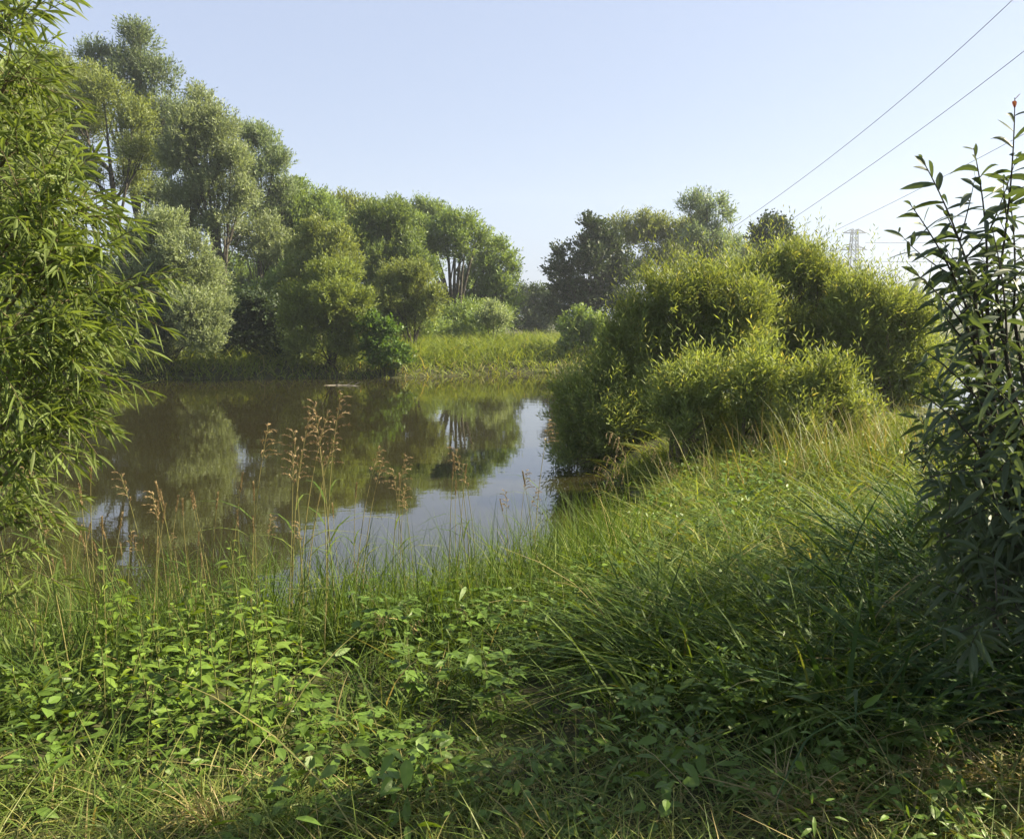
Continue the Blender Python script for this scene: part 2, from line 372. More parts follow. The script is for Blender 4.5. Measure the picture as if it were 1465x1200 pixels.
for i, (px, py, nm) in enumerate([(215, 385, 'left wood, behind the silvery waterside bush'), (330, 392, 'left wood, seen past the bare straight trunk'), (405, 400, 'left wood, above the dark shady thicket'), (640, 440, 'left wood, behind the forking bare stems')]):
    plant('tree', 'shadowed green tree deep in the ' + nm, 'tree', 74, [(px, py, 28), (px - 28, py + 18, 26), (px + 28, py + 14, 26), (px, py + 40, 30), (px + 34, py + 42, 24), (px - 32, py + 46, 26)] if i < 3 else [(px, py, 14), (px - 22, py + 8, 14), (px + 24, py + 10, 13), (px, py + 18, 16)], 'green', px, GF, cov=1.5)
# right side beyond the river
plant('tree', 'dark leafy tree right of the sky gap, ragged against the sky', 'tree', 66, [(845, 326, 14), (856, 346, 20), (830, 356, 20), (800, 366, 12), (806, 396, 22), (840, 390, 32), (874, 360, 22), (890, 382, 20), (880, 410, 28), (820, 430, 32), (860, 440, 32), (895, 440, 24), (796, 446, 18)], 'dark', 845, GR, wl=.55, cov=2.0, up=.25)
plant('tree', 'flat topped olive willow tree behind the dark ragged tree', 'tree', 75, [(888, 328, 16), (918, 328, 18), (950, 328, 17), (984, 334, 20), (935, 346, 26), (974, 356, 26), (900, 350, 20), (1000, 372, 26), (950, 386, 30), (1010, 402, 28), (910, 400, 26)], 'olive', 945, GR, cov=1.8)
plant('tree', 'tall open tree with two tufted tops above the flat topped willow', 'tree', 70, [(985, 297, 13), (1000, 290, 14), (1012, 302, 13), (998, 316, 18), (1030, 293, 9), (1036, 308, 11), (1046, 318, 7), (1026, 330, 13), (1000, 344, 20), (1036, 350, 15), (1020, 380, 26)], 'grey', 1008, GR, cov=1.5)
plant('tree', 'low grey tree behind the spit bushes, under the two tufted tops', 'tree', 82, [(1050, 356, 15), (1066, 370, 17), (1040, 382, 22), (1084, 366, 15), (1060, 396, 20), (1090, 390, 20)], 'grey', 1062, GR)
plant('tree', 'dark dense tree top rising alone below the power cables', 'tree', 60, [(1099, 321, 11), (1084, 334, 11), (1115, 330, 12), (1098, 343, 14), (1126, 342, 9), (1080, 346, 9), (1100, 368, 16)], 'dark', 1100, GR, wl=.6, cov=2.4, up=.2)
plant('tree', 'pale olive crown just right of the dark dense tree top', 'tree', 76, [(1118, 348, 12), (1104, 362, 14), (1132, 360, 14), (1120, 376, 18)], 'olive', 1118, GR)
plant('bush', 'light green bush by the water at the end of the grassy far bank', 'bush', 43.5, [(834, 460, 15), (820, 474, 19), (850, 474, 19), (835, 494, 20), (866, 486, 15), (812, 498, 13), (856, 500, 17)], 'green', 838, GR, stems=4, wl=.5, base_y=45)
plant('hedge', 'low dark distant hedge closing the gap between both woods', 'hedge', 88, [(755, 426, 14), (740, 436, 15), (771, 431, 15), (786, 440, 15), (734, 456, 18), (760, 456, 20), (790, 460, 18), (722, 462, 12), (735, 470, 12), (755, 472, 13), (775, 472, 13), (712, 468, 11)], 'dark', 760, GR, stems=4)
# spit bushes
SB = dict(leaf=.108, wl=.19, k=14, tw=5.2, grow=1.2, up=.75, tip=.07, cov=2.3, stems=5, mato='twig', trunk_r=.07, djit=.38, rag=.06)
plant('willow_bush', 'yellow tipped willow bush on the left shoulder of the big spit thicket', 'bush', 15.2, [(990, 420, 26), (960, 436, 26), (1016, 430, 24), (934, 456, 25), (986, 464, 38), (906, 468, 20), (944, 500, 38), (902, 505, 32), (1000, 505, 34), (1040, 480, 36), (1030, 440, 26), (960, 545, 36), (1030, 530, 36), (890, 545, 34), (905, 480, 24), (880, 500, 22), (1060, 450, 36), (1030, 420, 18), (940, 420, 20), (1065, 500, 40), (915, 545, 36)], 'shrub', 985, GS, **SB)
plant('willow_bush', 'dark low willow bush overhanging the water at the spit edge', 'bush', 14.8, [(872, 545, 22), (846, 572, 24), (896, 566, 34), (826, 604, 28), (878, 608, 38), (826, 636, 22), (868, 646, 28), (930, 596, 34), (928, 640, 30), (810, 620, 18), (816, 570, 20), (812, 660, 20), (845, 690, 24), (890, 680, 28), (940, 670, 28), (850, 600, 30)], 'shrub', 895, GS, **SB)
plant('willow_bush', 'tallest willow bush crowning the thicket on the spit', 'bush', 17, [(1150, 392, 26), (1112, 404, 25), (1072, 418, 25), (1180, 408, 22), (1130, 420, 42), (1080, 440, 40), (1180, 430, 42), (1040, 455, 32), (1100, 480, 42), (1050, 490, 36), (1160, 480, 42), (1205, 440, 26), (1210, 455, 36), (1090, 525, 42), (1150, 530, 44), (1045, 520, 38), (1200, 560, 40), (1060, 420, 30), (1050, 415, 16), (1042, 445, 30), (1088, 424, 24), (1148, 378, 13), (1090, 396, 16), (1185, 406, 13), (1240, 480, 40), (1060, 540, 36), (1130, 580, 40), (1040, 430, 24), (1200, 510, 40)], 'shrub', 1120, GS, **SB)
plant('willow_bush', 'sunny willow bush sloping down at the right end of the spit thicket', 'bush', 16, [(1230, 432, 16), (1266, 440, 18), (1298, 452, 18), (1240, 446, 42), (1290, 470, 38), (1320, 470, 20), (1220, 490, 38), (1270, 520, 42), (1310, 530, 34), (1230, 540, 38), (1330, 560, 28), (1290, 580, 34)], 'shrub', 1262, GS, **SB)
SB['cov'] = 2.0
plant('willow_bush', 'low rounded willow bush before the thicket, leftmost of three with lit tops', 'bush', 12.5, [(995, 546, 21), (965, 562, 18), (1026, 552, 20), (990, 580, 36), (1030, 590, 30), (950, 590, 24), (970, 620, 32), (1020, 628, 30)], 'shrub', 992, GS, **SB)
plant('willow_bush', 'low narrow willow bush before the thicket, middle of three with lit tops', 'bush', 12.2, [(1085, 540, 24), (1070, 566, 26), (1106, 560, 24), (1090, 600, 34), (1066, 625, 26), (1110, 630, 24)], 'shrub', 1088, GS, **SB)
plant('willow_bush', 'low spreading willow bush before the thicket, rightmost of three with lit tops', 'bush', 11.8, [(1165, 550, 22), (1140, 562, 20), (1196, 560, 24), (1170, 590, 34), (1216, 580, 22), (1140, 610, 28), (1200, 620, 28), (1240, 610, 22)], 'shrub', 1178, GS, **SB)

rng = np.random.default_rng(6); mb = MB()
for i in range(125):
    x = rng.uniform(-44, -1.5); y = np.interp(x, [-40, -22, -12, -5, 3, 9], [43, 45, 47, 48, 53, 56]) + rng.uniform(-1, 12); r = rng.uniform(.8, 1.7)
    r *= 1 + .5 * (x < -8); leafy(mb, rng, np.array([x, y, float(hgt(x, y)) + r * .7]), r, .2, .08, 1.3, up=.4)
tag(mb.build('undergrowth', M['green']), 'shaded undergrowth beneath the trees of the far bank', 'undergrowth', kind='stuff')
# far-off wood on the horizon
rng = np.random.default_rng(5); mb = MB()
for i in range(150):
    x = -260 + i * 7 + rng.normal() * 3; y = 330 + rng.normal() * 25; r = rng.uniform(2.5, 4.5)
    leafy(mb, rng, np.array([x, y, r * .7 + .8]), r, 1.2, .6, 1.6, k=6, tw=2)
tag(mb.build('far_wood', M['green']), 'hazy line of distant trees along the horizon', 'wood', kind='stuff')

# ------------------------------------------------------------------ grasses
def scatter(rng, n, x0, x1, y0, y1, keep):
    x = rng.uniform(x0, x1, n); y = rng.uniform(y0, y1, n); m = keep(x, y); return x[m], y[m]

def blades(mb, rng, x, y, L, W, lean=.45, bend=.5, a=None, az=None, K=(1, .95, .75, .45), zoff=0., spread=1.2, mi=0):
    n = len(x); z = hgt(x, y) - .02 + zoff
    th = rng.uniform(0, 2 * np.pi, n) if az is None else az + rng.normal(0, spread, n)
    h = np.stack([np.cos(th), np.sin(th), np.zeros(n)], 1)
    lean = np.reshape(lean * np.abs(rng.normal(.7, .5, n)), (-1, 1))
    D = nrm(h * lean + np.array([0, 0, 1.]))
    b = h * (rng.uniform(.2, 1., (n, 1)) * bend) - np.array([0, 0, 1]) * (rng.uniform(.1, .9, (n, 1)) * bend * .8)
    N = nrm(-h + rng.normal(size=(n, 3)) * .5)
    ribbons(mb, np.stack([x, y, z], 1), D, N, L, W, a, K, b, mi=mi)

def tufts(rng, cx, cy, per, rad):
    n = len(cx) * per
    th = rng.uniform(0, 2 * np.pi, n); r = rad * np.sqrt(rng.random(n))
    return np.repeat(cx, per) + r * np.cos(th), np.repeat(cy, per) + r * np.sin(th), np.repeat(rng.uniform(0, 2 * np.pi, len(cx)), per), np.repeat(rng.random(len(cx)), per)

# near meadow grass, from the camera to the water's edge and out along the spit
rng = np.random.default_rng(77); mb = MB()
inland = lambda x, y: sdist(NEAR, x, y) > .05
nettle_bed = lambda x, y: (x > -2.1) & (x < -.78) & (y > 2.95) & (y < 4.7)
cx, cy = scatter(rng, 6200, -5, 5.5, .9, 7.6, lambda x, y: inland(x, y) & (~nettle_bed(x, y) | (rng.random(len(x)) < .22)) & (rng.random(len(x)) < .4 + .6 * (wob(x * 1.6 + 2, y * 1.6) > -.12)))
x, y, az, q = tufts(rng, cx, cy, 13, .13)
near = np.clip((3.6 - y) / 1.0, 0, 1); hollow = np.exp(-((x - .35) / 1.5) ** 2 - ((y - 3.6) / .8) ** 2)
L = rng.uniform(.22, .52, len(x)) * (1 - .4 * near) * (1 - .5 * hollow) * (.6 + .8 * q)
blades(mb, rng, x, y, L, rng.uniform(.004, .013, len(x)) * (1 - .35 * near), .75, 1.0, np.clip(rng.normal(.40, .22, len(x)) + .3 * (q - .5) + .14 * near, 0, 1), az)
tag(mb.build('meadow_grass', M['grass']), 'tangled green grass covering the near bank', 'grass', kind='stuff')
# sunlit lush grass further along the spit
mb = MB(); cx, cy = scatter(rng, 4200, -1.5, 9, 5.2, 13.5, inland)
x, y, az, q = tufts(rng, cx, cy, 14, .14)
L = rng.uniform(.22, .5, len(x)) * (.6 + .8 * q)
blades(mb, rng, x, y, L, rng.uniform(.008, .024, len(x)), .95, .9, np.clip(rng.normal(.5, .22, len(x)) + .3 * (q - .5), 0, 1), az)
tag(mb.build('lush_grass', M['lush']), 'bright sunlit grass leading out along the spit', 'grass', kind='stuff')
# yellowing matted grass by the camera
mb = MB(); x, y = scatter(rng, 34000, -3.2, 3.4, 1.3, 3.5, lambda x, y: rng.random(len(x)) < np.clip((3.25 - y) / .5, 0, 1) * (.35 + .65 * (wob(x * 2.2 + 3, y * 2.2) > -.1)))
blades(mb, rng, x, y, rng.uniform(.12, .34, len(x)), rng.uniform(.003, .008, len(x)), 1.9, .7, np.clip(rng.normal(.28, .25, len(x)), 0, 1))
tag(mb.build('matted_grass', M['straw']), 'yellowed flattened grass along the bottom of the view', 'grass', kind='stuff')
# broad bladed reed grass under the right shrub
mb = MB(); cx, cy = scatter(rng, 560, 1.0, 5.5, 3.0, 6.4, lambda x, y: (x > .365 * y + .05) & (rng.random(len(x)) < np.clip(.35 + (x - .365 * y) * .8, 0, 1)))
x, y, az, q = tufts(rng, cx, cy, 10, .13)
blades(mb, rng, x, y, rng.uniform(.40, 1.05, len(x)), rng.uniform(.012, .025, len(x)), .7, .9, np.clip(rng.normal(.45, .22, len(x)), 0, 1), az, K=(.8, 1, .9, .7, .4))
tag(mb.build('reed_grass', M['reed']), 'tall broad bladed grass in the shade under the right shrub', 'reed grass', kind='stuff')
# long combed grass left of it
mb = MB(); cx, cy = scatter(rng, 75, .5, 1.8, 3.4, 5.0, inland)
x, y, az, q = tufts(rng, cx, cy, 24, .10)
blades(mb, rng, x, y, rng.uniform(.35, .85, len(x)), rng.uniform(.007, .015, len(x)), .7, 1.0, np.clip(rng.normal(.4, .2, len(x)), 0, 1), np.where(q < .4, np.pi + .3, az), K=(.8, 1, .9, .7, .4))
tag(mb.build('long_grass', M['grass']), 'long combed over grass in the shaded middle foreground', 'grass', kind='stuff')
# old stalks fallen across the grass
mb = MB(); x, y = scatter(rng, 520, -3.5, 6, 2.6, 10, inland)
blades(mb, rng, x, y, rng.uniform(.35, .95, len(x)), rng.uniform(.0022, .0048, len(x)), 1.5, .8, np.clip(rng.normal(.4, .28, len(x)), 0, 1), zoff=.03, K=(1, 1, .9, .8))
tag(mb.build('fallen_stalks', M['straw']), 'pale old stalks lying criss-cross over the bank grass', 'dry stalks', kind='stuff')
# small leaved ground cover between the blades
mb = MB(); cx, cy = scatter(rng, 5200, -4, 6.5, 1.8, 11.5, lambda x, y: inland(x, y) & (wob(x * .9 + 5, y * .9) > -.2) & (rng.random(len(x)) < np.clip((y - 2.0) / 1.4, .3, .85)))
n = len(cx) * 15; k = np.repeat(np.arange(len(cx)), 15); ch = rng.uniform(.06, .34, len(cx)) * np.clip(.5 + cy / 8, .6, 1.2)
th = rng.uniform(0, 2 * np.pi, n); r = np.abs(rng.normal(0, .085, n)); x = cx[k] + r * np.cos(th); y = cy[k] + r * np.sin(th)
P = np.stack([x, y, hgt(x, y) + ch[k] * rng.uniform(.25, 1.1, n)], 1)
D = nrm(np.stack([np.cos(th), np.sin(th), rng.normal(.1, .35, n)], 1)); N = nrm(np.array([0, 0, 1.]) + rng.normal(size=(n, 3)) * .4)
sz = (.022 + .055 * rng.random(len(cx)) ** 1.7)[k] * rng.uniform(.6, 1.25, n); wr = rng.choice([.28, .45, .62, .8], len(cx))[k]; ca = rng.normal(0, .2, len(cx))[k]
ribbons(mb, P, D, N, sz / (wr + .35), sz * wr / (wr + .35), np.clip(rng.normal(.45, .16, n) + ca, 0, 1), (.35, 1, .75), np.array([0, 0, -.3]) * rng.uniform(.3, 1.3, (n, 1)), .15)
tag(mb.build('ground_cover', M['bramble']), 'low small leaved weeds mixed through the bank grass', 'weeds', kind='stuff')
# thin upright blades at the water's edge
mb = MB(); x, y = scatter(rng, 8200, -4.5, 1.0, 4.0, 7.9, lambda x, y: (sdist(NEAR, x, y) > .1) & (sdist(NEAR, x, y) < 1.9))
blades(mb, rng, x, y, rng.uniform(.45, 1.0, len(x)), rng.uniform(.004, .008, len(x)), .22, .35, np.clip(rng.normal(.35, .2, len(x)), 0, 1), K=(.9, 1, .85, .6, .3))
tag(mb.build('shore_grass', M['grass']), 'thin upright blades standing against the water', 'grass', kind='stuff')
# dry stems on the spit before the bushes
mb = MB(); x, y = scatter(rng, 1500, 1.6, 6.0, 8.8, 11.2, lambda x, y: inland(x, y) & (rng.random(len(x)) < .25 + .75 * (x > 3.2)))
blades(mb, rng, x, y, rng.uniform(.5, 1.1, len(x)), rng.uniform(.006, .011, len(x)), .3, .35, np.clip(rng.normal(.4, .3, len(x)), 0, 1), K=(.9, 1, .85, .6, .3))
tag(mb.build('dry_grass', M['straw']), 'pale dry stems standing before the willow bushes', 'dry grass', kind='stuff')
# far bank grass
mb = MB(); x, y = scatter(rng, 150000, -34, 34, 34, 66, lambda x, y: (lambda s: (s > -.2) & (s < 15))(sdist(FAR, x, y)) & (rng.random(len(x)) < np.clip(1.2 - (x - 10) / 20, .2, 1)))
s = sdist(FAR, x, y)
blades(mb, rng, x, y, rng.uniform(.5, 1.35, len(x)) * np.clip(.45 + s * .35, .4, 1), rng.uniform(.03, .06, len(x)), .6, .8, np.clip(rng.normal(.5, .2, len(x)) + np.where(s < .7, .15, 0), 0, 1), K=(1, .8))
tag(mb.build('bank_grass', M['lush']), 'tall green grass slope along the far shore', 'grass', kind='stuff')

# ------------------------------------------------------------------ foreground willow (left) and shrub (right)
def shoot(tb, lb, rng, pts, r0, leafL, leafW, n, start=.15, droop=.35, tipcol=None, ang=.8, prof=(.25, .8, 1, .85, .5), aa=.45, fold=.25, spread=.2):
    """one twig polyline with alternating leaves along it"""
    pts = np.asarray(pts); m = len(pts)
    tube(tb, pts, np.linspace(r0, r0 * .3, m), 5)
    t = np.linspace(start, .99, n); f = t * (m - 1); i = np.minimum(f.astype(int), m - 2); w = (f - i)[:, None]
    P = pts[i] * (1 - w) + pts[i + 1] * w; T = nrm(pts[i + 1] - pts[i])
    S = perp(T, rdirs(rng, n)); S = perp(T, np.repeat(rdirs(rng, 1), n, 0)); V = np.cross(T, S)
    an = np.arange(n) * 2.4 + rng.random() * 6
    side = np.cos(an)[:, None] * S + np.sin(an)[:, None] * V
    cl = (1 - t ** 2.5)[:, None] * ang + .18
    D = nrm(T * (1.1 - cl * .6) + side * cl + rng.normal(size=(n, 3)) * spread)
    N = nrm(np.cross(D, np.cross(T, D) + 1e-4) * -1 + np.array([0, 0, .6]) + rng.normal(size=(n, 3)) * .3)
    Ls = leafL * rng.uniform(.7, 1.15, n) * np.where(t > .86, .35 + (1 - t) * 4.2, 1) * np.where(t < .25, .8, 1)
    a = np.clip(rng.normal(aa, .17, n), 0, .88)
    if tipcol is not None: a = np.where(t > .93, tipcol, a)
    bend = np.array([0, 0, -1.]) * droop * rng.uniform(.4, 1.3, (n, 1))
    ribbons(lb, P, D, N, Ls, leafW * rng.uniform(.8, 1.15, n) * (Ls / leafL) ** .5, a, prof, bend, fold)

rng = np.random.default_rng(314)
root = np.array([-2.75, 3.5, float(hgt(-2.75, 3.5))])
wil = empty('near_willow', root, 'near willow with long narrow leaves leaning in from the left edge', 'willow')
tb, lb = MB(), MB()
WL = [(-10, 35, 44, 3.2), (-40, 20, 90, 3.3), (10, 115, 38, 3.1), (-20, 150, 70, 3.2), (20, 178, 34, 3.2), (5, 230, 50, 3.0), (70, 262, 42, 3.0), (105, 300, 42, 3.0), (40, 310, 60, 2.9), (-30, 300, 90, 3.1),
      (105, 370, 50, 2.9), (50, 390, 62, 2.85), (140, 430, 34, 2.9), (0, 400, 70, 2.9), (105, 455, 46, 2.85), (60, 480, 55, 2.8), (10, 500, 70, 2.8), (100, 520, 36, 2.8), (50, 570, 50, 2.8), (78, 590, 28, 2.8),
      (10, 600, 50, 2.8), (45, 640, 32, 2.8), (66, 622, 24, 2.75), (0, 680, 32, 2.8), (-60, 450, 110, 3.1), (-90, 580, 110, 3.1), (-120, 200, 120, 3.4), (-160, 380, 130, 3.4), (-70, 680, 60, 3.0), (-15, 740, 30, 2.9), (-5, 800, 22, 3.0), (18, 745, 18, 2.9), (-12, 860, 20, 3.1)]
for (lx, ly, lr, d) in WL:
    c = at(lx, ly, d); r = lr * d / F
    hub = root + np.array([.15 * rng.normal(), .15 * rng.normal(), max(.25, (c[2] - root[2]) * .55)])
    br = bez(root + np.array([.1 * rng.normal(), .1 * rng.normal(), 0]), hub, c, 10); tube(tb, br, np.linspace(.022, .006, 10), 6)
    if lx > -40:
        for _ in range(int(4 + lr * lr * .0032)):
            b = c + rdirs(rng, 1)[0] * r * rng.uniform(.1, .75) * np.array([1, 1.3, 1])
            dr = nrm(np.array([.75, -.12, .12]) + rng.normal(size=3) * np.array([.45, .5, .42]) + (b - c) / r * .45)
            ln = rng.uniform(.14, .32); e = b + dr * ln; mid = b + dr * ln * .5 + np.array([0, 0, .03])
            shoot(tb, lb, rng, bez(b, mid, e, 6), .0022, .088, .0115, int(ln * 56) + 4, .02, .3, None, .85, (.25, .85, 1, .8, .45), spread=.16)
    else:
        for _ in range(int(8 + lr * .35)):
            b = c + rdirs(rng, 1)[0] * r * rng.uniform(.1, .9); dr = nrm(rng.normal(size=3) + np.array([.1, 0, .3])); ln = rng.uniform(.2, .4)
            shoot(tb, lb, rng, bez(b, b + dr * ln * .5 + np.array([0, 0, .03]), b + dr * ln, 5), .0025, .11, .018, 14, .02, .3, None, .85, (.4, 1, .7), fold=0)
child(tb, 'stems', M['twig'], wil, True); child(lb, 'crown', M['willow'], wil)

root = np.array([2.45, 3.5, float(hgt(2.45, 3.5))])
shr = empty('near_shrub', root, 'shaded broad leaved shrub with red shoot tip at the right edge', 'shrub')
tb, lb = MB(), MB(); rng = np.random.default_rng(2718)
SH = [((1452, 140), (1425, 420), 3.0, 1.), ((1393, 212), (1412, 420), 3.05, .98), ((1318, 226), (1395, 420), 3.0, .97), ((1440, 255), (1450, 450), 3.1, .5), ((1302, 292), (1390, 460), 2.95, .5), ((1475, 200), (1470, 450), 3.1, .5),
      ((1306, 388), (1400, 500), 2.9, .5), ((1350, 300), (1410, 470), 3.1, .5), ((1345, 360), (1420, 500), 3.0, .5), ((1420, 330), (1440, 520), 3.0, .5), ((1330, 430), (1420, 560), 2.95, .5), ((1320, 500), (1420, 600), 2.95, .5), ((1310, 560), (1400, 640), 2.95, .5)]
PR = (.3, .8, 1, .95, .6)
for (tip, low, d, tc) in SH:
    e = at(*tip, d); lw = at(*low, d + .1); b = root + np.array([rng.normal() * .12, rng.normal() * .12, .05])
    st = bez(b, b * .3 + lw * .7 - np.array([0, 0, .2]), lw, 7); tube(tb, st, np.linspace(.014, .006, 7), 6)
    sp = bez(lw, lw * .5 + e * .5 + np.array([.03, 0, .02]), e, 9); ln = np.linalg.norm(e - lw)
    shoot(tb, lb, rng, sp, .005, .115, .021, int(ln * 30) + 5, .05, .5, tc if tc > .99 else None, 1.25, PR, .4, spread=.3)
    for _ in range(2):
        s = sp[rng.integers(0, 4)]; dr = nrm(np.array([rng.normal() * .7, rng.normal() * .6, .75])); l2 = rng.uniform(.15, .3)
        shoot(tb, lb, rng, bez(s, s + dr * l2 * .6, s + dr * l2 + np.array([0, 0, .05]), 5), .003, .10, .019, int(l2 * 34) + 3, .05, .5, None, 1.25, PR, .4, spread=.3)
for k in range(760):
    low = k % 2 == 0
    if low: x0 = rng.uniform(1.7, 4.6); z0 = rng.uniform(1.05, 2.1); y0 = rng.uniform(2.95, 5.2) + max(0, x0 - 2.2) * .35
    else: x0 = rng.uniform(1.55, 4.6); y0 = rng.uniform(2.85, 5.0) + max(0, x0 - 2.0) * .45; z0 = 1.6 + (np.interp(x0, [1.5, 1.75, 2.1, 2.6, 3.4, 4.6], [2.5, 2.6, 2.75, 3.0, 3.4, 3.5]) - 1.6) * rng.random() ** .6
    c = np.array([x0, y0, z0]); px = CX + F * x0 / y0
    if px < 1335 + max(0, z0 - 2.1) * 60 or (px < 1470 and z0 > 2.85) or (px < 1475 and z0 > 2.15 and k % 5 < 2): continue
    dr = nrm(np.array([rng.normal() * .7 - .3, rng.normal() * .7, .7])); l2 = rng.uniform(.2, .45); e = c + dr * l2 * .5; s = c - dr * l2 * .5
    if k % 8 == 0:
        b = root + np.array([rng.uniform(-.1, 1.2), rng.normal() * .4, 0]); tube(tb, bez(b, b * .4 + s * .6 - np.array([0, 0, .25]), s, 7), np.linspace(.008, .003, 7), 5)
    shoot(tb, lb, rng, bez(s, c + rng.normal(size=3) * .02, e, 5), .0035, .11, .021, int(l2 * 46) + 5, .0, .5, None, 1.2, PR, .4, spread=.3)
for k in range(150):
    c = np.array([rng.uniform(1.55, 2.5), rng.uniform(2.75, 3.25), rng.uniform(1.45, 2.35)]); px = CX + F * c[0] / c[1]
    if px < 1385 + max(0, c[2] - 1.7) * 25: continue
    dr = nrm(np.array([rng.normal() * .7 - .4, rng.normal() * .6 - .3, .6])); l2 = rng.uniform(.2, .4)
    shoot(tb, lb, rng, bez(c - dr * l2 * .5, c + rng.normal(size=3) * .02, c + dr * l2 * .5, 5), .003, .11, .021, int(l2 * 46) + 5, .0, .5, None, 1.2, PR, .4, spread=.3)
child(tb, 'stems', M['bark'], shr, True); child(lb, 'crown', M['sallow'], shr)

# ------------------------------------------------------------------ herbs: nettles and brambles
def leaf_on(mb, rng, P, D, L, W, a, droop=.35, mi=0):
    P = np.asarray(P); n = len(P)
    N = nrm(np.array([0, 0, 1.]) + rng.normal(size=(n, 3)) * .42)
    ribbons(mb, P, nrm(D), N, L, W, a, (.35, 1, .88, .55, .22), np.array([0, 0, -1.]) * droop * rng.uniform(.5, 1.4, (n, 1)), .18, mi)

def nettle_proto(i):
    rng = np.random.default_rng(900 + i)
    o = bpy.data.objects.new('nettle_plant', None); COL.objects.link(o)
    tb, lb = MB(), MB(); H = 1.0
    top = np.array([rng.normal() * .1, rng.normal() * .1, H])
    sp = bez((0, 0, 0), np.array([top[0] * .2, top[1] * .2, .5]), top, 10); tube(tb, sp, np.linspace(.006, .002, 10), 6, .3)
    nl = 11
    for j in range(nl):
        t = .18 + .8 * (j / (nl - 1)) ** .85; f = t * 9; k = min(int(f), 8); p = sp[k] * (1 - f + k) + sp[k + 1] * (f - k)
        s = 1.0 if t < .75 else (1.15 - t) / .4
        th = (j % 2) * 1.57 + rng.normal() * .25
        for q in (0, np.pi):
            h = np.array([np.cos(th + q), np.sin(th + q), rng.normal(.22, .3) if t < .9 else .9])
            tube(lb, bez(p, p + h * .02 * s, p + h * .035 * s, 3), .0012, 3, .3)
            leaf_on(lb, rng, [p + h * .035 * s], np.array([h]), (lw := .125 * s * rng.uniform(.55, 1.25)), lw * .42, np.clip(rng.normal(.45 + .2 * t, .18), 0, 1), .65)
    o2 = tb.build('stem', M['stem'], smooth=True); o2.parent = o; o3 = lb.build('leaves', M['nettle']); o3.parent = o
    return o

def bramble_proto(i):
    rng = np.random.default_rng(950 + i)
    o = bpy.data.objects.new('leafy_herb', None); COL.objects.link(o)
    tb, lb = MB(), MB()
    for s in range(2 + i % 2):
        th0 = rng.uniform(0, 6.28); hd = np.array([np.cos(th0), np.sin(th0), 0])
        e = hd * rng.uniform(.12, .4) + np.array([0, 0, rng.uniform(.6, 1.)])
        sp = bez((0, 0, 0), hd * .05 + np.array([0, 0, e[2] * .7]), e, 10); tube(tb, sp, np.linspace(.004, .0016, 10), 5, .3)
        for j in range(8):
            t = .22 + .77 * j / 7; f = t * 9; k = min(int(f), 8); p = sp[k] * (1 - f + k) + sp[k + 1] * (f - k)
            th = j * 2.4 + rng.normal() * .3; h = np.array([np.cos(th), np.sin(th), .35]); sz = 1 if t < .85 else .6
            pe = p + h * .075 * sz; tube(lb, bez(p, p + h * .04, pe, 3), .0012, 3, .3)
            for q in (-.95, 0, .95):
                d = np.array([np.cos(th + q), np.sin(th + q), .1])
                leaf_on(lb, rng, [pe], np.array([d]), (.115 if q == 0 else .095) * sz * rng.uniform(.85, 1.15), .066 * sz, np.clip(rng.normal(.5, .17), 0, 1), .35)
    o2 = tb.build('stem', M['stem'], smooth=True); o2.parent = o; o3 = lb.build('leaves', M['bramble']); o3.parent = o
    return o

ORD = ['first', 'second', 'third', 'fourth', 'fifth', 'sixth', 'seventh', 'eighth', 'ninth', 'tenth', 'eleventh', 'twelfth', 'thirteenth', 'fourteenth', 'fifteenth', 'sixteenth', 'seventeenth', 'eighteenth', 'nineteenth']
TENS = {20: ('twenty', 'twentieth'), 30: ('thirty', 'thirtieth'), 40: ('forty', 'fortieth'), 50: ('fifty', 'fiftieth'), 60: ('sixty', 'sixtieth'), 70: ('seventy', 'seventieth'), 80: ('eighty', 'eightieth')}
def ordinal(n):
    if n < 20: return ORD[n - 1]
    t, u = n // 10 * 10, n % 10
    return TENS[t][1] if u == 0 else TENS[t][0] + '-' + ORD[u - 1]

class Protos:
    def __init__(s, objs): s.o = objs; s.used = set()
    def get(s, i):
        i %= len(s.o)
        if i in s.used: return copy_tree(s.o[i])
        s.used.add(i); return s.o[i]

def ground_at(px, d):
    x = (px - CX) / F * d * 1.0
    return x, d, float(hgt(x, d))

def standing(protos, spots, fmt, cat, group, rng, tilt=.12):
    """spots: (px, top_y, depth, proto index[, detail])"""
    spots = sorted(spots, key=lambda s: s[0])
    for n, s in enumerate(spots):
        px, ty, d, i = s[:4]; top = at(px, ty, d); x, y, z = top[0], d, float(hgt(top[0], d)); z = max(z, -.1)
        o = protos.get(i); h = max(.12, top[2] - z)
        o.location = (x, y, z - .02); o.scale = (max(h, .95 * h ** .35),) * 2 + (h,)
        o.rotation_euler = (rng.normal() * tilt, rng.normal() * tilt, rng.uniform(0, 6.28))
        tag(o, fmt(n + 1, s), cat, group, 'thing')

